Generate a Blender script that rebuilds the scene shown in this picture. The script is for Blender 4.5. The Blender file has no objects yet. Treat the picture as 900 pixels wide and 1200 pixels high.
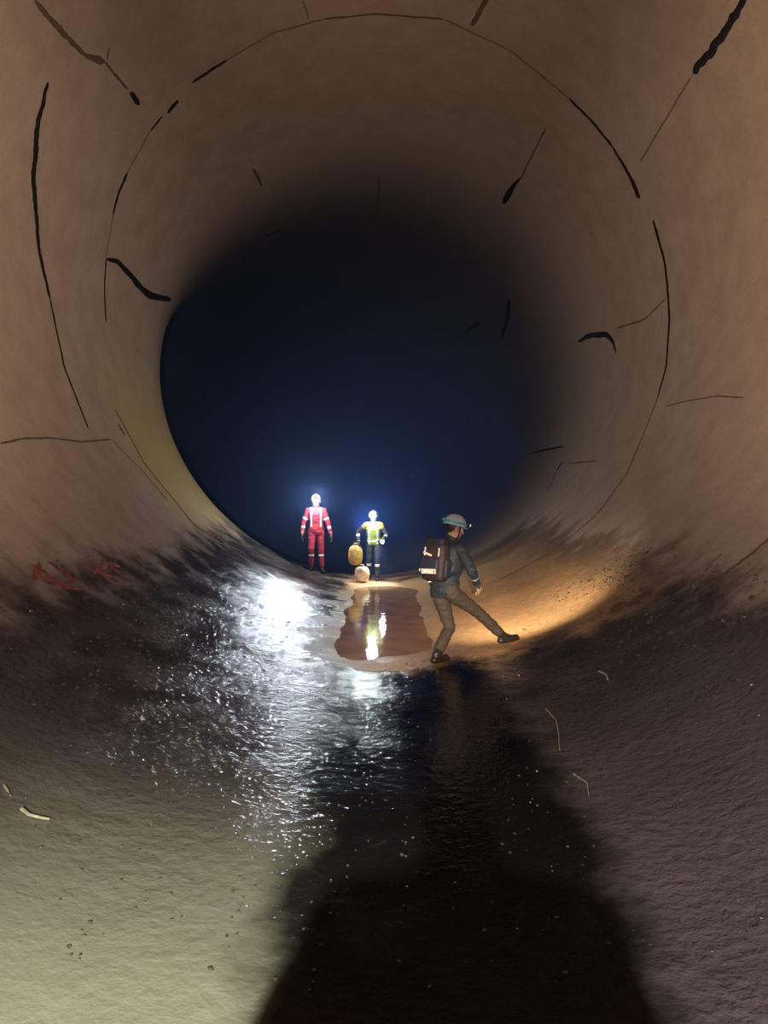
import bpy, bmesh, math, random
from mathutils import Vector, Matrix, noise, Quaternion
from mathutils.bvhtree import BVHTree
random.seed(7)
S=bpy.context.scene
COL=S.collection
R=5.1; CAMH=1.95; F=867.0
PITCH=math.atan(25/867)
def sstep(x,a,b):
    t=max(0,min(1,(x-a)/(b-a))); return t*t*(3-2*t)

# ---------------------------------------------------------------- materials
def nmat(name):
    m=bpy.data.materials.new(name); m.use_nodes=True
    nt=m.node_tree; b=nt.nodes['Principled BSDF']
    return m,nt,b
def simple(name,col,rough=.6,metal=0,noise_amt=.25,scale=30,emis=None,es=0,bump=.15,spec=.5):
    m,nt,b=nmat(name)
    tc=nt.nodes.new('ShaderNodeTexCoord'); n=nt.nodes.new('ShaderNodeTexNoise'); n.inputs['Scale'].default_value=scale
    n.inputs['Detail'].default_value=2
    nt.links.new(tc.outputs['Object'],n.inputs['Vector'])
    r=nt.nodes.new('ShaderNodeValToRGB')
    r.color_ramp.elements[0].position=.3; r.color_ramp.elements[1].position=.7
    r.color_ramp.elements[0].color=[c*(1-noise_amt) for c in col]+[1]
    r.color_ramp.elements[1].color=[min(1,c*(1+noise_amt)) for c in col]+[1]
    nt.links.new(n.outputs['Fac'],r.inputs['Fac']); nt.links.new(r.outputs['Color'],b.inputs['Base Color'])
    b.inputs['Roughness'].default_value=rough; b.inputs['Metallic'].default_value=metal
    b.inputs['Specular IOR Level'].default_value=spec
    if emis: 
        b.inputs['Emission Color'].default_value=list(emis)+[1]; b.inputs['Emission Strength'].default_value=es
    if bump:
        bp=nt.nodes.new('ShaderNodeBump'); bp.inputs['Strength'].default_value=bump; bp.inputs['Distance'].default_value=.01
        nt.links.new(n.outputs['Fac'],bp.inputs['Height']); nt.links.new(bp.outputs['Normal'],b.inputs['Normal'])
    return m

class G:
    def __init__(s,nt): s.nt=nt
    def n(s,t,**k):
        x=s.nt.nodes.new(t)
        for a,v in k.items(): setattr(x,a,v)
        return x
    def l(s,a,b): s.nt.links.new(a,b)
    def val(s,x,inp):
        if isinstance(x,(int,float)): inp.default_value=x
        elif isinstance(x,(tuple,list)): inp.default_value=list(x)+[1] if len(x)==3 else x
        else: s.l(x,inp)
    def math(s,op,a,b=0,clamp=False):
        x=s.n('ShaderNodeMath',operation=op,use_clamp=clamp); s.val(a,x.inputs[0]); s.val(b,x.inputs[1]); return x.outputs[0]
    def mix(s,f,a,b):
        x=s.n('ShaderNodeMix',data_type='RGBA'); s.val(f,x.inputs[0]); s.val(a,x.inputs[6]); s.val(b,x.inputs[7]); return x.outputs[2]
    def noise(s,vec,scale,detail=5,rough=.55):
        x=s.n('ShaderNodeTexNoise'); x.inputs['Scale'].default_value=scale; x.inputs['Detail'].default_value=detail; x.inputs['Roughness'].default_value=rough
        s.l(vec,x.inputs['Vector']); return x.outputs['Fac']
    def ramp(s,v,lo,hi):   # smoothstep map
        x=s.n('ShaderNodeMapRange',interpolation_type='SMOOTHSTEP'); s.val(v,x.inputs[0]); x.inputs[1].default_value=lo; x.inputs[2].default_value=hi
        return x.outputs[0]

def dry_material():
    m,nt,b=nmat('tunnel_concrete'); g=G(nt)
    tc=g.n('ShaderNodeTexCoord'); P=tc.outputs['Object']
    sp=g.n('ShaderNodeSeparateXYZ'); g.l(P,sp.inputs[0]); X,Y,Z=sp.outputs
    mid=g.noise(P,2.0,3,.6); fine=g.noise(P,14,3,.62)
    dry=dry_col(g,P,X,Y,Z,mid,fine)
    g.l(dry,b.inputs['Base Color']); b.inputs['Roughness'].default_value=.8; b.inputs['Specular IOR Level'].default_value=.25
    bp=g.n('ShaderNodeBump'); bp.inputs['Strength'].default_value=.6; bp.inputs['Distance'].default_value=.006
    g.l(fine,bp.inputs['Height']); g.l(bp.outputs['Normal'],b.inputs['Normal'])
    return m
def dry_col(g,P,X,Y,Z,mid,fine):
    dry=g.mix(g.ramp(mid,.25,.75),(.36,.285,.225),(.43,.35,.28))
    dry=g.mix(g.math('MULTIPLY',g.ramp(fine,.5,.8),.3),dry,(.22,.17,.13))
    st=g.math('MULTIPLY',g.ramp(Y,12.6,13.6),g.ramp(X,-2.4,-4.2))
    st=g.math('MULTIPLY',st,g.ramp(Y,19.5,18.5))
    st=g.math('MULTIPLY',st,g.ramp(g.math('ADD',Z,g.math('MULTIPLY',mid,1.2)),6.2,3.0))
    dry=g.mix(g.math('MULTIPLY',st,.7),dry,(.43,.34,.10))
    # lining colour darkened round the bend, standing for the unlit far end
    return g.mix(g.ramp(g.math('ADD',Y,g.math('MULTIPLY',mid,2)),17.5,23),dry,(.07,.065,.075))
def floor_material():
    m,nt,b=nmat('silty_invert'); g=G(nt)
    tc=g.n('ShaderNodeTexCoord'); P=tc.outputs['Object']
    sp=g.n('ShaderNodeSeparateXYZ'); g.l(P,sp.inputs[0]); X,Y,Z=sp.outputs
    mid=g.noise(P,2.0,3,.6); fine=g.noise(P,14,3,.62)
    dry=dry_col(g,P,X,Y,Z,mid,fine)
    wetc=g.mix(g.ramp(mid,.3,.7),(.045,.04,.042),(.10,.09,.085))
    wetc=g.mix(g.math('MULTIPLY',g.ramp(fine,.5,.7),.5),wetc,(.03,.027,.026))
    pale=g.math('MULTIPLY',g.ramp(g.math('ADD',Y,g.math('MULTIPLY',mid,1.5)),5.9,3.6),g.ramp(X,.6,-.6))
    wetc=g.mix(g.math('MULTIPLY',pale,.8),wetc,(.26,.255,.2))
    pr=g.math('MULTIPLY',g.ramp(g.math('ADD',Y,g.math('MULTIPLY',mid,1.5)),7.5,4.5),g.ramp(X,.4,1.2))
    wetc=g.mix(g.math('MULTIPLY',pr,.65),wetc,(.17,.15,.155))
    # smooth near-black strip: photographer's shadow painted into the floor colour
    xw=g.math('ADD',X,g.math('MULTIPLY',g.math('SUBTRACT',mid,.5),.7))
    shade_strip=g.math('MULTIPLY',g.math('MULTIPLY',g.ramp(xw,-.65,-.3),g.ramp(xw,1.3,.9)),g.ramp(g.math('ADD',Y,mid),8.9,8.0))
    wetc=g.mix(shade_strip,wetc,(.012,.011,.011))
    hz=g.math('ADD',Z,g.math('MULTIPLY',g.math('SUBTRACT',mid,.5),1.0))
    dryness=g.math('MAXIMUM',g.ramp(hz,.8,1.45),g.ramp(Y,16.5,18))
    sx=g.math('ADD',X,g.math('MULTIPLY',g.math('SUBTRACT',mid,.5),1.4))
    sy=g.math('ADD',Y,g.math('MULTIPLY',g.math('SUBTRACT',mid,.5),1.6))
    sand=g.math('MULTIPLY',g.math('MULTIPLY',g.ramp(sx,-1.1,-.6),g.ramp(sx,3.4,2.5)),g.math('MULTIPLY',g.ramp(sy,7.5,8.2),g.ramp(sy,18,14.5)))
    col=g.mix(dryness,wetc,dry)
    sandc=g.mix(g.ramp(fine,.3,.7),(.38,.23,.115),(.52,.33,.17))
    col=g.mix(g.math('MULTIPLY',sand,.92),col,sandc)
    g.l(col,b.inputs['Base Color'])
    rw=g.math('ADD',.11,g.math('MULTIPLY',g.ramp(mid,.35,.65),.16))
    rw=g.math('MULTIPLY',rw,g.math('SUBTRACT',1,g.math('MULTIPLY',shade_strip,.4)))
    rw=g.math('ADD',rw,g.math('MULTIPLY',sand,.3))
    rr=g.n('ShaderNodeMix'); g.val(dryness,rr.inputs[0]); g.val(rw,rr.inputs[2]); rr.inputs[3].default_value=.8
    g.l(rr.outputs[0],b.inputs['Roughness'])
    hw=g.math('ADD',g.math('MULTIPLY',mid,.03),g.math('MULTIPLY',fine,.026))
    hm=g.n('ShaderNodeMix'); g.val(dryness,hm.inputs[0]); g.val(hw,hm.inputs[2]); g.val(g.math('MULTIPLY',fine,.010),hm.inputs[3])
    smooth=g.math('SUBTRACT',1,g.math('MULTIPLY',g.math('MAXIMUM',pale,g.math('MAXIMUM',sand,shade_strip)),.68))
    bp=g.n('ShaderNodeBump'); bp.inputs['Strength'].default_value=.85; bp.inputs['Distance'].default_value=1.0
    g.l(g.math('MULTIPLY',hm.outputs[0],smooth),bp.inputs['Height']); g.l(bp.outputs['Normal'],b.inputs['Normal'])
    return m

def water_material():
    m,nt,b=nmat('muddy_water'); g=G(nt)
    tc=g.n('ShaderNodeTexCoord'); P=tc.outputs['Object']
    mid=g.noise(P,2.2,3)
    g.l(g.mix(g.ramp(mid,.3,.7),(.34,.20,.10),(.44,.27,.14)),b.inputs['Base Color'])
    b.inputs['Roughness'].default_value=.05
    r=g.noise(P,6,3,.6)
    bp=g.n('ShaderNodeBump'); bp.inputs['Distance'].default_value=1; bp.inputs['Strength'].default_value=1
    g.l(g.math('MULTIPLY',r,.004),bp.inputs['Height']); g.l(bp.outputs['Normal'],b.inputs['Normal'])
    return m

# ---------------------------------------------------------------- tunnel
def sweep_path():
    pts=[];p=Vector((0,-12,R));a=b=0.0;s=-12.0
    while s<46:
        ds=.16
        f=Vector((-math.sin(a)*math.cos(b),math.cos(a)*math.cos(b),-math.sin(b)))
        right=Vector((math.cos(a),math.sin(a),0)); up=right.cross(f)
        pts.append((p.copy(),right,up,s))
        p=p+f*ds; s+=ds
        if s>15.4 and a<math.radians(80): a+=ds/12*min(1,(s-15.4)/1.0)
        if s>15.4 and b<math.radians(14): b+=ds/26
    return pts
path=sweep_path(); NS=256
def disp(phi,s,down):
    q=Vector((math.sin(phi)*R*.9,s,math.cos(phi)*R*.9))
    d=noise.noise(q*.5)*.008+noise.noise(q*1.7)*.003
    if down>0:
        x=abs(q.x)
        k=.35+.65*sstep(x,.5,1.2)
        d+=down*k*(noise.noise(q*1.3+Vector((9,2,1)))*.03+noise.noise(q*4)*.014+noise.noise(q*9)*.006)
        # silt fills the very bottom near the viewer and again at the bend, leaving a shallow pool between
        fill=1-sstep(s+noise.noise(Vector((q.x*1.6,4,2)))*.7,8.1,9.0)+sstep(s,14.2,15.2)
        d+=.06*fill*(1-sstep(x,.5,1.5))
    return d
V=[]
for (p,rt,up,s) in path:
    for i in range(NS):
        phi=2*math.pi*i/NS            # 0 = invert
        c=math.cos(phi); down=max(0,(c-.75)/.25)
        rad=R-disp((phi+math.pi)%(2*math.pi)-math.pi,s,down)
        V.append(p+rt*math.sin(phi)*rad-up*c*rad)
NR=len(path)
FACES=[]
for j in range(NR-1):
    for i in range(NS):
        i2=(i+1)%NS
        FACES.append((j*NS+i,j*NS+i2,(j+1)*NS+i2,(j+1)*NS+i))
full=bpy.data.meshes.new('tmp'); full.from_pydata(V,[],FACES); full.update()
NORM=[v.normal.copy() for v in full.vertices]
BVH=BVHTree.FromPolygons(V,FACES)
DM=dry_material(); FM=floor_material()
def sector(name,test,mat):
    fs=[];mp={};vs=[];ns=[]
    for j in range(NR-1):
        for i in range(NS):
            if test(i+.5):
                f=FACES[j*NS+i]; o=[]
                for k in f:
                    if k not in mp: mp[k]=len(vs); vs.append(V[k]); ns.append(NORM[k])
                    o.append(mp[k])
                fs.append(o)
    me=bpy.data.meshes.new(name); me.from_pydata(vs,[],fs); me.update()
    for p in me.polygons: p.use_smooth=True
    me.normals_split_custom_set_from_vertices(ns)
    me.materials.append(mat)
    ob=bpy.data.objects.new(name,me); COL.objects.link(ob); return ob
q=NS*53/360; w=NS*125/360
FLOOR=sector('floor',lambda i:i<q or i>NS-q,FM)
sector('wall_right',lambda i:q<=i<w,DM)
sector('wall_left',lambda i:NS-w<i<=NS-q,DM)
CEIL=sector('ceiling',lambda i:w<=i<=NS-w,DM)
# damp air hanging in the bend
ms=[t for t in path if 14.4<=t[3]<=25][::6]; M_=48
bm=bmesh.new(); rows=[]
for (p,rt,up,s) in ms:
    rows.append([bm.verts.new(p+(rt*math.sin(2*math.pi*i/M_)-up*math.cos(2*math.pi*i/M_))*(R-.12)) for i in range(M_)])
for j in range(len(rows)-1):
    for i in range(M_): bm.faces.new((rows[j][i],rows[j][(i+1)%M_],rows[j+1][(i+1)%M_],rows[j+1][i]))
bm.faces.new(rows[0]); bm.faces.new(rows[-1])
bmesh.ops.recalc_face_normals(bm,faces=bm.faces)
me=bpy.data.meshes.new('mist'); bm.to_mesh(me); bm.free()
mm=bpy.data.materials.new('damp_air'); mm.use_nodes=True; nt=mm.node_tree; nt.nodes.remove(nt.nodes['Principled BSDF'])
sc=nt.nodes.new('ShaderNodeVolumeScatter'); sc.inputs['Color'].default_value=(.22,.42,1,1); sc.inputs['Density'].default_value=.03
nt.links.new(sc.outputs[0],nt.nodes['Material Output'].inputs['Volume'])
me.materials.append(mm); mo=bpy.data.objects.new('mist',me); COL.objects.link(mo); mo.parent=FLOOR

def floor_z(x,y):
    h=BVH.ray_cast(Vector((x,y,3)),Vector((0,0,-1)))
    return h[0].z if h[0] else 0
CAM=Vector((0,0,CAMH))
def pix(px,py):
    d=Vector(((px-450)/F,1,-(py-600)/F)); d.rotate(Matrix.Rotation(-PITCH,3,'X')); d.normalize()
    h=BVH.ray_cast(CAM,d); n=h[1]
    if n.dot(d)>0: n=-n
    return h[0],n

# seams / sealant marks on the lining
def ribbon(bm,pts,width,jag=.25,off=.008,mi=0,taper=True):
    dense=[];ws=[]
    if isinstance(width,(int,float)): width=[width,width]
    NP=len(pts)-1
    def wat(u):
        x=u*(len(width)-1); i=min(int(x),len(width)-2); return width[i]*(1-(x-i))+width[i+1]*(x-i)
    for k in range(NP):
        a=Vector(pts[k]);b=Vector(pts[k+1]);n=max(2,int((b-a).length/3))
        for t in range(n+(1 if k==NP-1 else 0)):
            u=t/n; dense.append(a.lerp(b,u)); ws.append(wat((k+u)/NP))
    for _ in range(3):
        dense=[dense[0]]+[(dense[i-1]+dense[i]*2+dense[i+1])/4 for i in range(1,len(dense)-1)]+[dense[-1]]
    W=[pix(*p) for p in dense]; L=len(W); prev=None
    seed=Vector((pts[0][0]*.37,pts[0][1]*.21,0))
    for k,(p,n) in enumerate(W):
        t=(W[min(k+1,L-1)][0]-W[max(k-1,0)][0]).normalized(); sd=n.cross(t).normalized()
        e=1.0
        if taper: e=min(1,.4+k/2,.4+(L-1-k)/2)
        ww=ws[k]*e*.5
        j1=1+jag*2*noise.noise(seed+Vector((k*.45,0,0))); j2=1+jag*2*noise.noise(seed+Vector((k*.45,7,0)))
        cen=p+sd*ww*noise.noise(seed+Vector((k*.2,3,3)))*.4
        a=bm.verts.new(cen+sd*ww*j1+n*off*.3); c=bm.verts.new(cen+n*(off+ww*.12)); b=bm.verts.new(cen-sd*ww*j2+n*off*.3)
        if prev:
            for q4 in ((prev[0],prev[1],c,a),(prev[1],prev[2],b,c)):
                f=bm.faces.new(q4); f.material_index=mi; f.smooth=True
        prev=(a,c,b)
def finish(name,bm,mats,parent=None,loc=None):
    me=bpy.data.meshes.new(name); bm.to_mesh(me); bm.free()
    for m in mats: me.materials.append(m)
    ob=bpy.data.objects.new(name,me); COL.objects.link(ob)
    if parent: ob.parent=parent; ob.location=-parent.location
    return ob
black=simple('black_sealant',(.008,.007,.007),.55,bump=.4)
brown=simple('old_sealant',(.11,.08,.06),.8)
faint=simple('hairline_seam',(.2,.145,.11),.9)
bm=bmesh.new()
for pts,wd in [
 ([(266,70),(245,83),(225,97)],.08),([(209,117),(196,132)],[.1,.13]),([(190,136),(176,153)],.06),
 ([(149,202),(139,225),(132,252)],.08),([(124,303),(122,340),(124,377)],.055),
 ([(667,115),(695,143),(718,172)],.08),([(718,172),(738,205),(750,232)],[.07,.17]),
 ([(766,258),(780,310),(785,370),(781,430),(771,466)],[.1,.09,.1,.08,.06]),
 ([(56,96),(43,150),(39,210),(45,290),(58,350)],[.07,.12,.13,.10,.08]),
 ([(58,350),(75,430),(103,502)],[.05,.06,.04]),
 ([(874,-4),(845,45),(813,85)],[.1,.12,.11]),
 ([(124,303),(140,308),(160,332),(176,346),(200,352)],[.06,.1,.13,.14,.12]),
 ([(611,208),(602,218),(590,238)],[.05,.1,.18]),
 ([(678,400),(692,393),(712,391),(719,400),(722,414)],[.09,.12,.13,.12,.06]),
 ([(597,350),(595,375),(588,395)],[.14,.14,.12]),([(562,378),(550,384),(545,391)],.14),
 ([(152,108),(163,122)],.1),([(660,523),(640,527),(622,531)],.06),([(660,540),(652,553)],.08),
 ([(236,462),(243,475)],.1),([(330,269),(310,278)],.06),([(138,497),(146,510)],.05)]:
    ribbon(bm,pts,wd,off=.012)
for pts,wd in [
 ([(40,0),(70,35),(100,65),(122,72)],[.06,.08,.06,.13]),([(122,72),(150,105)],.04),([(125,70),(128,55)],.04),
 ([(572,-3),(553,30)],.08),([(380,22),(440,16),(520,22)],.05),([(640,150),(622,185),(611,208)],.03),
 ([(296,197),(307,218)],.07),([(0,520),(25,514),(60,513),(95,518),(130,515)],.03),([(130,515),(165,550),(195,585)],.02),
 ([(780,476),(805,470),(840,464),(872,466)],.02),([(771,466),(758,500),(735,555),(700,603)],.05),
 ([(700,603),(650,645),(585,680)],.045),([(135,480),(170,545),(230,618),(310,670)],.05),
 ([(905,628),(880,650),(850,672),(815,697)],.05),([(652,553),(642,575)],.03),([(445,205),(443,240),(446,275)],.05),
 ([(780,350),(755,375),(722,385)],.03),([(700,540),(665,543)],.03)]:
    ribbon(bm,pts,wd,off=.008,mi=1)
for pts,wd in [([(266,70),(320,38),(380,22)],.05),([(520,22),(600,60),(667,115)],.05),([(176,153),(149,202)],.045),
 ([(132,252),(124,303)],.04),([(810,90),(780,140),(750,190)],.035),([(355,0),(362,22)],.03)]:
    ribbon(bm,pts,wd,off=.006,mi=2)
finish('joint_sealant_marks',bm,[black,brown,faint])
red=simple('red_spray_paint',(.27,.075,.06),.6,scale=18,noise_amt=.5)
bm=bmesh.new()
for pts in [[(36,662),(52,670),(78,692)],[(38,672),(60,684),(92,690)],[(56,658),(72,668),(88,684)],[(46,660),(40,680)],
            [(100,658),(118,668),(138,683)],[(108,672),(126,660),(140,664)],[(118,656),(134,668),(152,682)],[(104,668),(128,676)]]:
    ribbon(bm,pts,.08,jag=.4,off=.010)
finish('spray_paint_marking',bm,[red])

# pool of muddy water
bm=bmesh.new(); prev=None
y=8.0
while y<15.4:
    row=[bm.verts.new((x*.1,y,.036)) for x in range(-9,10)]
    if prev:
        for k in range(18): bm.faces.new((prev[k],prev[k+1],row[k+1],row[k]))
    prev=row; y+=.5
finish('puddle',bm,[water_material()])

# gravel and twigs
def rock(bm,c,r,mi=0):
    m=Matrix.Translation(c)@Matrix.Rotation(random.random()*6,4,'Z')@Matrix.Diagonal((r*random.uniform(.8,1.6),r,r*random.uniform(.4,.8),1))
    res=bmesh.ops.create_icosphere(bm,subdivisions=1,radius=1,matrix=m)
    for v in res['verts']: v.co+=Vector((random.uniform(-1,1),random.uniform(-1,1),random.uniform(-1,1)))*r*.2
bm=bmesh.new()
for k in range(1500):
    right=random.random()<.65
    y=random.uniform(4.5,10)
    x=random.gauss(2.9,.35) if right else -random.gauss(2.4,.6)
    if abs(x)<1.2 or abs(x)>3.4: continue
    if noise.noise(Vector((x,y,0))*1.2)<-.1: continue
    rock(bm,Vector((x,y,floor_z(x,y)+.003)),random.uniform(.005,.018) if random.random()<.96 else random.uniform(.02,.035))
for k in range(1300):
    y=random.uniform(2.7,9); x=random.uniform(-2.5,2.5)
    rock(bm,Vector((x,y,floor_z(x,y)+.002)),random.uniform(.003,.010))
finish('gravel',bm,[simple('gravel_stone',(.08,.07,.06),.3,scale=12)],FLOOR)
def twig(pxs,r,mat,name):
    bm=bmesh.new(); P=[pix(*p) for p in pxs]; rings=[]
    C=[p+n*r for p,n in P]
    for k,c in enumerate(C):
        t=(C[min(k+1,len(C)-1)]-C[max(k-1,0)]).normalized(); a=t.orthogonal().normalized(); b=t.cross(a)
        rr=r*(1-.5*k/len(C))
        rings.append([bm.verts.new(c+(a*math.cos(q)+b*math.sin(q))*rr) for q in [i*math.pi/4 for i in range(8)]])
    for k in range(len(rings)-1):
        for i in range(8): bm.faces.new((rings[k][i],rings[k][(i+1)%8],rings[k+1][(i+1)%8],rings[k+1][i]))
    bm.faces.new(rings[0]); bm.faces.new(rings[-1])
    finish(name,bm,[mat])
pale=simple('bleached_wood',(.42,.36,.24),.5)
twig([(24,950),(33,957),(45,960),(57,962)],.010,pale,'twig')
twig([(4,922),(8,928),(12,934)],.007,pale,'twig')
twig([(640,832),(652,845),(655,862),(656,880)],.006,pale,'twig')
twig([(703,788),(711,792),(713,798)],.010,pale,'twig')
twig([(672,908),(688,918),(690,932)],.005,pale,'twig')

# ---------------------------------------------------------------- figures
def add_cap(bm,a,b,ra,rb):
    d=b-a; L=d.length
    bmesh.ops.create_icosphere(bm,subdivisions=2,radius=ra,matrix=Matrix.Translation(a))
    bmesh.ops.create_icosphere(bm,subdivisions=2,radius=rb,matrix=Matrix.Translation(b))
    if L>1e-5:
        q=Vector((0,0,1)).rotation_difference(d/L)
        bmesh.ops.create_cone(bm,cap_ends=True,segments=18,radius1=ra,radius2=rb,depth=L,matrix=Matrix.Translation((a+b)/2)@q.to_matrix().to_4x4())
def union(name,prims,voxel,mats,matfn,parent,sm=3,wr=0):
    bm=bmesh.new(); segs=[]
    for p in prims:
        if p[0]=='cap':
            _,a,b,ra,rb,lab=p; add_cap(bm,a,b,ra,rb); segs.append((a,b,ra,rb,lab))
        elif p[0]=='ell':
            _,c,r,M,lab=p
            bmesh.ops.create_icosphere(bm,subdivisions=3,radius=1,matrix=Matrix.Translation(c)@M.to_4x4()@Matrix.Diagonal((*r,1)))
            segs.append((c,c,sum(r)/3,sum(r)/3,lab))
        elif p[0]=='loft':
            _,rings,fr,lab=p; prev=None;N=28
            for k,(c,rx,ry) in enumerate(rings):
                row=[]
                for i in range(N):
                    t=2*math.pi*i/N; cx,sy=math.cos(t),math.sin(t)
                    ex=abs(cx)**.85*(1 if cx>0 else -1); ey=abs(sy)**.85*(1 if sy>0 else -1)
                    row.append(bm.verts.new(c+fr[0]*ex*rx+fr[1]*ey*ry))
                if prev:
                    for i in range(N): bm.faces.new((prev[i],prev[(i+1)%N],row[(i+1)%N],row[i]))
                else: bm.faces.new(list(reversed(row)))
                prev=row
                if k: segs.append((rings[k-1][0],c,(rings[k-1][1]+rings[k-1][2])/2,(rx+ry)/2,lab))
            bm.faces.new(prev)
    bmesh.ops.recalc_face_normals(bm,faces=bm.faces)
    me=bpy.data.meshes.new('t'); bm.to_mesh(me); bm.free()
    ob=bpy.data.objects.new('t',me); COL.objects.link(ob)
    m=ob.modifiers.new('r','REMESH'); m.mode='VOXEL'; m.voxel_size=voxel
    m=ob.modifiers.new('s','SMOOTH'); m.iterations=sm; m.factor=.5
    dg=bpy.context.evaluated_depsgraph_get(); dg.update()
    nm=bpy.data.meshes.new_from_object(ob.evaluated_get(dg)); bpy.data.objects.remove(ob)
    nm.materials.clear()
    for mm in mats: nm.materials.append(mm)
    if wr:
        ns=[v.normal.copy() for v in nm.vertices]
        for v,n in zip(nm.vertices,ns):
            v.co+=n*wr*(noise.noise(Vector((v.co.x*9,v.co.y*9,v.co.z*22)))+.5*noise.noise(v.co*38))
    for f in nm.polygons:
        f.use_smooth=True; c=f.center; best=None
        for a,b,ra,rb,lab in segs:
            ab=b-a; l2=ab.length_squared; t=0 if l2<1e-9 else max(0,min(1,(c-a).dot(ab)/l2))
            d=(c-a-ab*t).length-(ra+(rb-ra)*t)
            if best is None or d<best[0]: best=(d,lab,t)
        f.material_index=matfn(best[1],best[2],c)
    ob=bpy.data.objects.new(name,nm); COL.objects.link(ob); ob.parent=parent; ob.location=-parent.location
    return ob
def rbox(bm,c,size,fr,bev=.02,mi=0):
    M=Matrix((fr[0],fr[1],fr[2])).transposed()
    before=set(bm.faces)
    res=bmesh.ops.create_cube(bm,size=1,matrix=Matrix.Translation(c)@M.to_4x4()@Matrix.Diagonal((*size,1)))
    es=set(e for v in res['verts'] for e in v.link_edges)
    bmesh.ops.bevel(bm,geom=list(es),offset=bev,segments=3,affect='EDGES',profile=.5)
    for f in bm.faces:
        if f not in before: f.material_index=mi; f.smooth=True
def strip(bm,pts,nrm,wd,th,mi=0):
    prev=None
    for k,p in enumerate(pts):
        t=(pts[min(k+1,len(pts)-1)]-pts[max(k-1,0)]).normalized(); n=nrm[k]; s=t.cross(n).normalized()
        row=[bm.verts.new(p+s*a*wd/2+n*b*th/2) for a,b in ((-1,-1),(1,-1),(1,1),(-1,1))]
        if prev:
            for i in range(4):
                f=bm.faces.new((prev[i],prev[(i+1)%4],row[(i+1)%4],row[i])); f.material_index=mi
        prev=row

def ik(h,a,l1,l2,bend):
    d=a-h; L=min(d.length,(l1+l2)*.998); u=d.normalized()
    x=(l1*l1-l2*l2+L*L)/(2*L); hh=math.sqrt(max(0,l1*l1-x*x))
    bd=(bend-u*bend.dot(u)).normalized()
    return h+u*x+bd*hh

skin=simple('skin',(.45,.26,.18),.5,scale=40,noise_amt=.1)
hairm=simple('hair',(.03,.02,.012),.6,scale=90)
lipm=simple('lips',(.35,.13,.1),.5)
eyew=simple('eye_white',(.7,.7,.68),.2,bump=0); eyed=simple('iris',(.03,.02,.01),.2,bump=0)
tape=simple('reflective_tape',(.8,.83,.86),.3,noise_amt=.05,emis=(.8,.88,1),es=.08,bump=0)  # faint emission stands in for lamp light the tape throws back
packtape=simple('worn_reflective_tape',(.6,.57,.58),.4,noise_amt=.3,scale=25,bump=0)
boot=simple('rubber_boot',(.018,.016,.015),.35)
glove=simple('work_glove',(.12,.1,.08),.8)
lens=simple('lamp_lens',(1,1,1),.1,noise_amt=0,emis=(.95,.97,1),es=90,bump=0)
dimlens=simple('dim_lamp_lens',(1,1,1),.1,noise_amt=0,emis=(1,.85,.6),es=2,bump=0)
lampb=simple('lamp_housing',(.02,.02,.022),.4)
strapm=simple('nylon_strap',(.02,.02,.025),.7)

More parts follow.
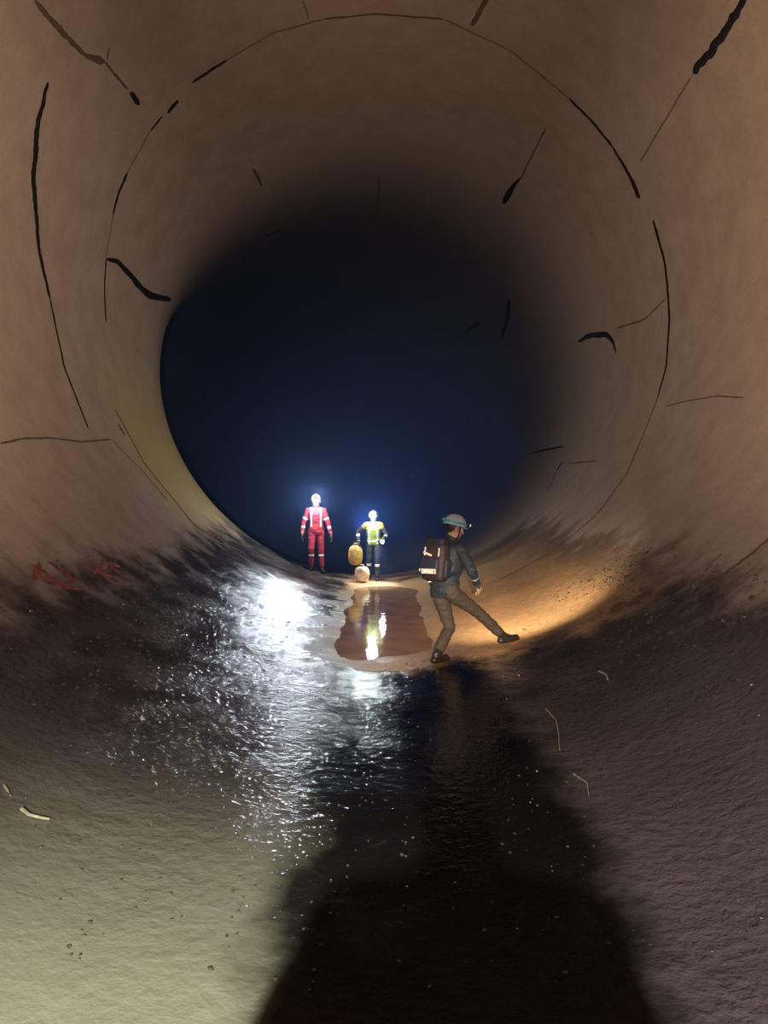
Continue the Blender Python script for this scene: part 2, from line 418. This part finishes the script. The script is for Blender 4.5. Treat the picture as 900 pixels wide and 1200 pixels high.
def person(name,O,head_deg,k,pose,mats,matfn,helmet_col,lensm=None,strap_col=None,voxel=.011,glv=True,lr=.022):
    h=math.radians(head_deg); fw=Vector((math.sin(h),math.cos(h),0)); rt=Vector((math.cos(h),-math.sin(h),0)); up=Vector((0,0,1))
    E=bpy.data.objects.new(name,None); E.location=O; COL.objects.link(E)
    def L(x,y,z): return O+(rt*x+fw*y+up*z)*k
    def loc(p): d=p-O; return Vector((d.dot(rt),d.dot(fw),d.z))/k
    P={a:L(*b) for a,b in pose.items() if isinstance(b,tuple)}
    wp=pose
    pel=P['pelvis']; ch=P['chest']; nb=P['neck']; hd=P['head']
    sp=(ch-pel).normalized(); 
    tf=(rt,(fw-sp*fw.dot(sp)).normalized())
    sgn={'l':-1,'r':1}
    pr=[]
    def T(t,off=0): return pel.lerp(ch,t)+tf[1]*off*k
    rings=[(T(-.30),.145*k,.105*k),(T(-.15),.172*k,.13*k),(T(.05),.17*k,.128*k),(T(.35),.16*k,.115*k),(T(.7),.175*k,.125*k),
           (T(1.0),.19*k,.13*k),(T(1.22),.18*k,.112*k),(T(1.38),.13*k,.085*k),(T(1.46),.075*k,.07*k)]
    pr.append(('loft',rings,tf,'torso'))
    pr.append(('cap',nb,nb.lerp(hd,.55),.066*k,.058*k,'neck'))
    pr.append(('cap',T(1.35),nb,.085*k,.07*k,'torso'))
    out={}
    for s in 'lr':
        g=sgn[s]
        shd=T(1.24)+rt*g*.175*k
        hip=T(-.12)+rt*g*.09*k
        wr=P['wrist_'+s]; an=P['ankle_'+s]
        eb=wp['elb_'+s]
        elb=ik(shd,wr,.29*k,.26*k,rt*eb[0]+fw*eb[1]+up*eb[2])
        kn=ik(hip,an,.43*k,.42*k,fw+rt*g*.12)
        pr+=[('cap',T(1.2)+rt*g*.11*k,shd,.085*k,.072*k,'torso'),
             ('cap',shd,elb,.068*k,.054*k,'uarm_'+s),('cap',elb,elb.lerp(wr,.92),.053*k,.042*k,'farm_'+s),
             ('cap',elb.lerp(wr,.9),wr,.045*k,.043*k,'farm_'+s),
             ('cap',wr.lerp(elb,.05),wr+(wr-elb).normalized()*.03*k,.03*k,.028*k,'hand_'+s),
             ('cap',hip,kn,.098*k,.066*k,'thigh_'+s),('cap',kn,an.lerp(kn,.45),.064*k,.063*k,'shin_'+s),
             ('cap',an.lerp(kn,.45),an.lerp(kn,.2),.063*k,.056*k,'shin_'+s),
             ('cap',an.lerp(kn,.2),an,.05*k,.047*k,'boot_'+s)]
        tf_=P['toe_'+s]-an; tdir=Vector((tf_.x,tf_.y,0)).normalized()
        dz=tf_.z
        heel=an-tdir*.035*k-up*.045*k; ball=an+tdir*.11*k+up*(-.05*k+dz*.6); toe=an+tdir*.17*k+up*(-.05*k+dz)
        pr+=[('cap',heel,ball,.042*k,.044*k,'boot_'+s),('cap',ball,toe,.044*k,.036*k,'boot_'+s),('cap',an,ball,.046*k,.04*k,'boot_'+s)]
        out['elb_'+s]=elb; out['sh_'+s]=shd
    union('body',pr,voxel*k,mats,lambda lab,t,c:matfn(lab,t,loc(c)),E,sm=3,wr=.009)
    # hands
    for s in 'lr':
        wr=P['wrist_'+s]; elb=out['elb_'+s]; d=(wr-elb).normalized()
        curl=wp.get('curl_'+s,.35)
        pn=(-rt*sgn[s]); pn=(pn-d*pn.dot(d)).normalized()   # palm faces body
        ac=d.cross(pn).normalized()
        if ac.dot(fw+up*.3)<0: ac=-ac                        # thumb side = forward
        base=wr+d*.015*k; pr2=[]
        for i in range(4):
            o=(i-1.5)*.021*k
            kn0=base+d*.085*k-ac*o
            pr2.append(('cap',base+d*.01*k-ac*o*.7,kn0,.015*k,.0115*k,'h'))
            lens_=[(.040,.026,.020),(.046,.029,.022),(.043,.027,.021),(.034,.021,.018)][i]
            dd=d.copy(); pp=kn0
            for j,l in enumerate(lens_):
                rot=Quaternion(d.cross(pn),curl*(1.0 if j else .7)*(1+.08*i)); dd=dd.copy(); dd.rotate(rot)
                q2=pp+dd*l*k; pr2.append(('cap',pp,q2,(.0105-.001*j)*k,(.0098-.001*j)*k,'h')); pp=q2
        t0=base+d*.025*k+ac*.03*k; t1=t0+(d*.55+ac*.7+pn*.35).normalized()*.038*k; t2=t1+(d*.8+ac*.3+pn*.45).normalized()*.03*k
        pr2+=[('cap',base+d*.01*k+ac*.015*k,t0,.016*k,.014*k,'h'),('cap',t0,t1,.013*k,.0115*k,'h'),('cap',t1,t2,.0115*k,.0095*k,'h'),
              ('cap',wr-d*.02*k,base+d*.02*k,.028*k,.024*k,'h')]
        union('hand_'+s,pr2,.0055*k,[glove if glv else skin],lambda *a:0,E,sm=1)
    # head
    yw=math.radians(wp.get('head_yaw',0)); pt=math.radians(wp.get('head_pitch',0))
    hf=fw.copy(); hf.rotate(Quaternion(up,-yw)); hr=rt.copy(); hr.rotate(Quaternion(up,-yw))
    hf.rotate(Quaternion(hr,pt)); hu=hr.cross(hf)
    def H(x,y,z): return hd+(hr*x+hf*y+hu*z)*k
    M=Matrix((hr,hf,hu)).transposed()
    pr3=[('ell',H(0,-.005,.03),(.075*k,.095*k,.09*k),M,'s'),('ell',H(0,.025,-.045),(.056*k,.062*k,.062*k),M,'s'),
         ('cap',H(0,.06,-.088),H(0,.062,-.085),.022*k,.022*k,'s'),('cap',H(0,.088,.012),H(0,.108,-.028),.008*k,.014*k,'s'),
         ('cap',H(-.035,.082,.028),H(.035,.082,.028),.012*k,.012*k,'s'),
         ('cap',H(-.018,.083,-.058),H(.018,.083,-.058),.008*k,.008*k,'lip'),
         ('ell',H(-.078,-.005,0),(.01*k,.02*k,.033*k),M,'s'),('ell',H(.078,-.005,0),(.01*k,.02*k,.033*k),M,'s'),
         ('ell',H(0,-.02,.035),(.079*k,.09*k,.09*k),M,'hair')]
    union('head',pr3,.006*k,[skin,hairm,lipm],lambda lab,t,c:{'s':0,'hair':1,'lip':2}[lab],E,sm=2)
    bm=bmesh.new()
    for g in(-1,1):
        bmesh.ops.create_icosphere(bm,subdivisions=2,radius=.013*k,matrix=Matrix.Translation(H(g*.03,.077,.006)))
    for g in(-1,1):
        r=bmesh.ops.create_icosphere(bm,subdivisions=2,radius=.006*k,matrix=Matrix.Translation(H(g*.03,.0855,.006)))
        for v in r['verts']:
            for f in v.link_faces: f.material_index=1
    finish('eyes',bm,[eyew,eyed],E)
    # helmet: dome, brim, ridge, lamp bracket, strap
    bm=bmesh.new(); N=36; rows=[]
    for j in range(11):
        a=j/10*math.pi/2
        row=[]
        for i in range(N):
            t=2*math.pi*i/N; x=math.cos(t)*.108*math.cos(a); y=math.sin(t)*.132*math.cos(a)-.008; z=.045+.112*math.sin(a)
            if abs(x)<.03 and j>2: z+=.006
            row.append(bm.verts.new(H(x,y,z)))
            if j==10: break
        rows.append(row)
    brim=[]
    for i in range(N):
        t=2*math.pi*i/N; ex=1.1+(.16*max(0,math.sin(t))**2); brim.append(bm.verts.new(H(math.cos(t)*.108*1.1,math.sin(t)*.132*ex-.008,.036-.008*max(0,math.sin(t)))))
    inner=[bm.verts.new(H(math.cos(2*math.pi*i/N)*.1,math.sin(2*math.pi*i/N)*.124-.008,.04)) for i in range(N)]
    for i in range(N):
        i2=(i+1)%N
        bm.faces.new((brim[i],brim[i2],rows[0][i2],rows[0][i])); bm.faces.new((inner[i],inner[i2],brim[i2],brim[i]))
        for j in range(9): bm.faces.new((rows[j][i],rows[j][i2],rows[j+1][i2],rows[j+1][i]))
        bm.faces.new((rows[9][i],rows[9][i2],rows[10][0]))
    bmesh.ops.recalc_face_normals(bm,faces=bm.faces)
    for f in bm.faces: f.smooth=True
    pts=[];nn=[]
    for i in range(41):
        t=2*math.pi*i/40; n=(hr*math.cos(t)+hf*math.sin(t)); pts.append(H(math.cos(t)*.1095,math.sin(t)*.134-.008,.07)); nn.append(n)
    strip(bm,pts,nn,.018*k,.006*k,1)
    for g in (-1,1):
        pts=[H(g*.1,.02,.04),H(g*.085,.03,-.03),H(g*.045,.05,-.095),H(0,.06,-.113)]
        strip(bm,pts,[hr*g,hr*g,hr*g-hu,-hu],.015*k,.004*k,2)
    rbox(bm,H(0,.142,.078),(.06*k,.04*k,.045*k),(hr,hf,hu),.008*k,2)
    rbox(bm,H(0,-.148,.075),(.065*k,.03*k,.04*k),(hr,hf,hu),.008*k,1)
    q=Vector((0,0,1)).rotation_difference(hf)
    r=bmesh.ops.create_cone(bm,cap_ends=True,segments=20,radius1=lr*k,radius2=lr*1.1*k,depth=.012*k,matrix=Matrix.Translation(H(0,.165,.078))@q.to_matrix().to_4x4())
    for v in r['verts']:
        for f in v.link_faces: f.material_index=3
    hm=simple(name+'_helmet_shell',helmet_col,.35,noise_amt=.08)
    finish('helmet',bm,[hm,strap_col or strapm,lampb,lensm or lampb],E)
    return E,L,(rt,fw,up),H,out,T,tf
def point(name,loc,col,e,r=.03,parent=None):
    l=bpy.data.lights.new(name,'POINT'); l.color=col; l.energy=e; l.shadow_soft_size=r
    o=bpy.data.objects.new(name,l); o.location=loc; COL.objects.link(o)
    if parent: o.parent=parent; o.location=Vector(loc)-parent.location
    return o
def spot(name,loc,tgt,col,e,ang,blend,r=.04,parent=None):
    l=bpy.data.lights.new(name,'SPOT'); l.color=col; l.energy=e; l.shadow_soft_size=r; l.spot_size=math.radians(ang); l.spot_blend=blend
    o=bpy.data.objects.new(name,l); o.location=loc; COL.objects.link(o)
    o.rotation_euler=(Vector(tgt)-Vector(loc)).to_track_quat('-Z','Y').to_euler()
    if parent: o.parent=parent; o.location=Vector(loc)-parent.location
    return o

# --- walking caver in the middle distance
jacket=simple('navy_jacket',(.010,.019,.032),.75,scale=50,bump=.4); tan=simple('brown_trousers',(.042,.032,.026),.8,scale=50,bump=.3,noise_amt=.12)
px_,py_=.64,8.08; HD=46
rear=Vector((.56,7.90)); front=Vector((1.36,8.36))
def tolocal(v,o,deg):
    h=math.radians(deg); fw=Vector((math.sin(h),math.cos(h))); rt=Vector((math.cos(h),-math.sin(h))); d=Vector(v)-Vector(o); return d.dot(rt),d.dot(fw)
O=Vector((px_,py_,0))
rl=tolocal(rear,(px_,py_),HD); fl=tolocal(front,(px_,py_),HD)
zr=floor_z(*rear); zfr=floor_z(*front)
def mf(lab,t,p):
    if lab.startswith('boot'): return 2
    if lab.startswith('thigh') or lab.startswith('shin'): return 1
    if lab=='torso' and p.z<.80: return 1
    if lab.startswith('farm') and .5<t<.58: return 4
    if lab=='neck': return 3 if p.z>1.44 else 0
    if lab.startswith('hand'): return 3
    return 0
pose=dict(pelvis=(.02,.02,.885),chest=(.02,.065,1.235),neck=(.04,.10,1.405),head=(.06,.13,1.53),
  wrist_l=(-.25,.16,.84),wrist_r=(.33,.20,.93),elb_l=(-.5,-1,0),elb_r=(1,-1,0),
  ankle_l=(rl[0]+.0,rl[1],zr+.088),toe_l=(rl[0],rl[1]+.2,zr+.088),
  ankle_r=(fl[0],fl[1],zfr+.095),toe_r=(fl[0]+.08,fl[1]+.2,zfr+.12),
  head_yaw=28,head_pitch=-14,curl_l=.4,curl_r=.5)
teal=simple('teal_strap',(.02,.3,.3),.6,emis=(.02,.5,.45),es=.04)
W,WL,fr,WH,wo,WT,wtf=person('walking_caver',O,HD,1.0,pose,[jacket,tan,boot,skin,packtape],mf,(.42,.46,.5),dimlens,teal,voxel=.009,glv=False,lr=.014)
rt,fw,up=fr
sp=(WT(1)-WT(0)).normalized(); bf=(rt,wtf[1],sp)
def B(x,y,t): return WT(t)+rt*x+wtf[1]*y
mar=simple('maroon_rucksack',(.018,.009,.016),.7,bump=.4); navy=simple('navy_rucksack_trim',(.01,.012,.03),.7)
bm=bmesh.new()
rbox(bm,B(0,-.185,.78),(.30,.15,.42),bf,.05,0)
rbox(bm,B(0,-.26,.62),(.22,.06,.20),bf,.025,1)
rbox(bm,B(0,-.18,1.40),(.26,.16,.09),bf,.035,1)
for g in(-1,1):
    rbox(bm,B(g*.165,-.18,.6),(.05,.10,.2),bf,.02,1)
    pts=[B(g*.10,-.11,1.3),B(g*.105,-.05,1.46),B(g*.11,.06,1.40),B(g*.115,.135,1.15),B(g*.12,.135,.8),B(g*.16,.05,.5),B(g*.15,-.12,.42)]
    strip(bm,pts,[-fw,up,(up+fw),fw,fw,rt*g,rt*g],.05,.014,1)
    strip(bm,[B(g*.08,-.294,.45),B(g*.08,-.294,.75)],[-fw,-fw],.014,.006,1)
    strip(bm,[B(g*.1,-.264,.95),B(g*.1,-.264,1.2)],[-fw,-fw],.014,.006,2)
strip(bm,[B(-.12,-.264,1.04),B(.0,-.264,.96)],[-fw,-fw],.022,.006,2)
strip(bm,[B(-.192,-.23,.5),B(-.192,-.14,.42)],[-rt,-rt],.03,.006,2)
strip(bm,[B(-.17,-.10,.22),B(-.19,-.0,.21),B(-.17,.1,.2)],[-rt,-rt,-rt],.04,.01,1)
strip(bm,[B(-.10,-.293,.46),B(.10,-.293,.49)],[-fw,-fw],.05,.006,2)
finish('rucksack',bm,[mar,navy,packtape],W)

# --- caver in red overalls
redc=simple('red_overalls',(.36,.018,.03),.75,scale=40,bump=.4)
def mr(lab,t,p):
    if lab.startswith('boot'): return 1
    if lab=='neck' or lab.startswith('hand'): return 2
    if lab.startswith('uarm') and .6<t<.75: return 3
    if lab.startswith('farm') and .4<t<.58: return 3
    if lab.startswith('shin') and p.z<.40 and p.z>.36: return 3
    if lab=='torso' and p.z>1.02 and (.09<abs(p.x)<.125): return 3
    return 0
x,y=-1.46,15.9; z=floor_z(x,y)
A=Vector((x,y,z))
def std(sh=0):
    return dict(pelvis=(0,0,.95),chest=(0,.0,1.30),neck=(0,.01,1.47),head=(0,.03,1.595),
     wrist_l=(-.33,.08,.86),wrist_r=(.31,.12,.88),elb_l=(-.6,-.8,0),elb_r=(.6,-.8,0),
     ankle_l=(-.13,.06,.088),toe_l=(-.17,.25,.088),ankle_r=(.1,-.05,.088),toe_r=(.14,.15,.088),head_pitch=-4)
k=.95
def plant(ps,Or,deg,k):
    h=math.radians(deg); fw=Vector((math.sin(h),math.cos(h),0)); rt=Vector((math.cos(h),-math.sin(h),0))
    for s in 'lr':
        a=ps['ankle_'+s]; w=Or+(rt*a[0]+fw*a[1])*k; dz=(floor_z(w.x,w.y)-Or.z)/k
        ps['ankle_'+s]=(a[0],a[1],a[2]+dz); t=ps['toe_'+s]; ps['toe_'+s]=(t[0],t[1],t[2]+dz)
    return ps
ps=plant(std(),A,176,k)
Rp,RL,fr1,RH,_,RT,_t=person('caver_in_red_overalls',A,176,k,ps,[redc,boot,skin,tape],mr,(.6,.6,.58),lens,voxel=.012,lr=.07)
lp=RH(0,.27,.085)
point('headlamp_glow',lp,(.88,.93,1),95,.08,Rp)
spot('headlamp_beam',lp+Vector((0,-.03,0)),(-1.8,10.4,.2),(.72,.84,1),220,44,1,.05,Rp)
# --- caver in hi-vis vest
hv=simple('hi_vis_yellow',(.36,.5,.05),.7); dark=simple('dark_overalls',(.03,.035,.045),.8)
orange=simple('orange_fabric',(.65,.22,.04),.7)
def mh(lab,t,p):
    if lab.startswith('boot'): return 1
    if lab=='neck' or lab.startswith('hand'): return 2
    if lab=='torso' and p.z>.86:
        if .08<abs(p.x)<.125 or .93<p.z<.98: return 3
        return 4
    if lab.startswith('uarm') and t<.3: return 5
    if lab.startswith('shin') and .34<p.z<.40: return 3
    if lab.startswith('farm') and .3<t<.5: return 3
    return 0
x,y=-.22,15.65; C=Vector((x,y,floor_z(x,y))); k2=.87
ps=dict(pelvis=(0,-.04,.92),chest=(0,.06,1.26),neck=(0,.11,1.42),head=(0,.15,1.54),
     wrist_l=(-.24,.33,1.0),wrist_r=(.36,.10,.93),elb_l=(-.6,-.8,0),elb_r=(.8,-.6,0),
     ankle_l=(-.10,.18,.088),toe_l=(-.12,.37,.088),ankle_r=(.11,-.16,.088),toe_r=(.14,.03,.088),head_pitch=-10,curl_r=.8,curl_l=.7)
ps=plant(ps,C,184,k2)
Cp,CL,fr2,CH,_,CT,_t=person('caver_in_hi_vis_vest',C,184,k2,ps,[dark,boot,skin,tape,hv,orange],mh,(.5,.5,.46),lens,voxel=.012,lr=.055)
point('headlamp_glow',CH(0,.27,.085),(.8,.95,1),50,.055,Cp)
tp=CL(-.25,.46,.96)
bm=bmesh.new(); q=Vector((0,0,1)).rotation_difference(-Vector((0,1,.15)).normalized())
bmesh.ops.create_cone(bm,cap_ends=True,segments=16,radius1=.018,radius2=.018,depth=.12,matrix=Matrix.Translation(tp+Vector((0,.06,0)))@q.to_matrix().to_4x4())
r=bmesh.ops.create_cone(bm,cap_ends=True,segments=16,radius1=.02,radius2=.036,depth=.04,matrix=Matrix.Translation(tp)@q.to_matrix().to_4x4())
r=bmesh.ops.create_cone(bm,cap_ends=True,segments=16,radius1=.035,radius2=.035,depth=.01,matrix=Matrix.Translation(tp-Vector((0,.02,0)))@q.to_matrix().to_4x4())
for v in r['verts']:
    for f in v.link_faces: f.material_index=1
finish('hand_torch',bm,[lampb,lens],Cp)
spot('hand_torch_beam',tp-Vector((0,.03,0)),(-.2,14.9,.0),(.9,.95,1),170,75,.8,.03,Cp)
def sack(name,c,rx,rz,mat,top):
    E=bpy.data.objects.new(name,None); E.location=c; COL.objects.link(E)
    bm=bmesh.new(); N=28; rows=[]
    prof=[(0,-1),(.55,-.97),(.85,-.8),(1,-.4),(1.02,0),(.95,.4),(.75,.72),(.4,.9),(.2,.98),(.28,1.08),(.3,1.14),(0,1.12)]
    for r,z in prof:
        row=[]
        for i in range(N):
            t=2*math.pi*i/N; cr=1+.05*noise.noise(Vector((math.cos(t)*2,math.sin(t)*2,z*2)))*2+(.06*math.sin(t*7) if z>.5 else 0)
            row.append(bm.verts.new(c+Vector((math.cos(t)*rx*r*cr,math.sin(t)*rx*.8*r*cr,z*rz))))
        if rows:
            for i in range(N):
                f=bm.faces.new((rows[-1][i],rows[-1][(i+1)%N],row[(i+1)%N],row[i])); f.smooth=True
        rows.append(row)
    bmesh.ops.remove_doubles(bm,verts=bm.verts,dist=1e-4)
    finish('bag',bm,[mat],E)
    bm=bmesh.new(); a=c+Vector((0,0,rz*1.0)); m=a.lerp(top,.5)+Vector((.02,0,0))
    add_cap(bm,a,m,.009,.009); add_cap(bm,m,top,.009,.009)
    bmesh.ops.create_cone(bm,cap_ends=True,segments=16,radius1=rx*.27,radius2=rx*.27,depth=.02,matrix=Matrix.Translation(a))
    finish('drawcord',bm,[strapm],E)
    return E
yel=simple('yellow_sack_fabric',(.62,.4,.1),.6,scale=14,noise_amt=.3)
pal=simple('pale_sack_fabric',(.62,.48,.33),.6,scale=14,noise_amt=.35)
hand=CL(.37,.13,.86)
sk=sack('carried_tackle_sack',hand+Vector((-.05,-.02,-.21)),.15,.22,yel,hand+Vector((-.02,-.02,-.02)))
sk.parent=Cp; sk.location-=Cp.location
cz=floor_z(-.45,15.1)
sack('tackle_sack',Vector((-.45,15.1,cz+.17)),.15,.165,pal,Vector((-.42,15.1,cz+.38)))

# --- photographer standing behind the viewpoint
grey=simple('grey_jacket',(.1,.1,.11),.8)
Pz=floor_z(.04,-.42); PO=Vector((.04,-.42,Pz))
ps=dict(pelvis=(0,0,.97),chest=(0,0,1.32),neck=(0,.01,1.49),head=(0,.03,1.62),
  wrist_l=(-.16,.24,1.22),wrist_r=(.12,.24,1.22),elb_l=(-.6,-.3,-.6),elb_r=(.35,-.3,-.8),
  ankle_l=(-.18,.02,.088),toe_l=(-.2,.2,.088),ankle_r=(.18,-.02,.088),toe_r=(.2,.16,.088))
ps=plant(ps,PO,0,1)
person('standing_caver',PO,0,1.0,ps,[grey,boot,skin],lambda l,t,p:1 if l.startswith('boot') else 0,(.7,.7,.7),None,voxel=.015)

# ---------------------------------------------------------------- lights
K=(-.12,-2.32,2.24)
spot('team_lamp_floor',K,(.7,4.6,.0),(1,.92,.92),1500,76,.8,.02)
spot('team_lamp_left_floor',K,(-.7,1.4,.1),(.95,1,.70),3600,35,1,.02)
spot('team_lamp_far',K,(.6,10.3,.0),(1,.72,.46),9500,13,.6,.03)
J=(.2,-1.2,3.0)  # unseen spots added for walls and ceiling, aimed clear of the bend
spot('wall_fill_left',J,(-5,5.7,4.4),(1,.74,.58),5200,53,1,.12)
spot('wall_fill_right',J,(5,5.8,4.6),(1,.71,.52),5500,53,1,.12)
spot('ceiling_fill',J,(0,6.3,10.4),(1,.48,.22),2700,50,1,.12)
spot('walker_headlamp',WH(0,.2,.085),(2.0,9.8,.3),(1,.76,.5),400,84,.9,.03,W)
spot('cold_fill',(-.6,17.2,1.2),(1.8,26,2.2),(.06,.24,1),330,80,1,.05)  # unseen blue light added to tint the mist and far wall
W0=bpy.data.worlds.new('underground'); S.world=W0; W0.use_nodes=True
W0.node_tree.nodes['Background'].inputs[0].default_value=(.25,.3,.5,1); W0.node_tree.nodes['Background'].inputs[1].default_value=.0005

S.view_settings.view_transform='Standard'
cam=bpy.data.cameras.new('camera'); co=bpy.data.objects.new('camera',cam); COL.objects.link(co)
co.location=CAM; co.rotation_euler=(math.pi/2-PITCH,0,0)
cam.sensor_fit='VERTICAL'; cam.sensor_height=36; cam.lens=26; cam.clip_start=.02; cam.clip_end=200
S.camera=co
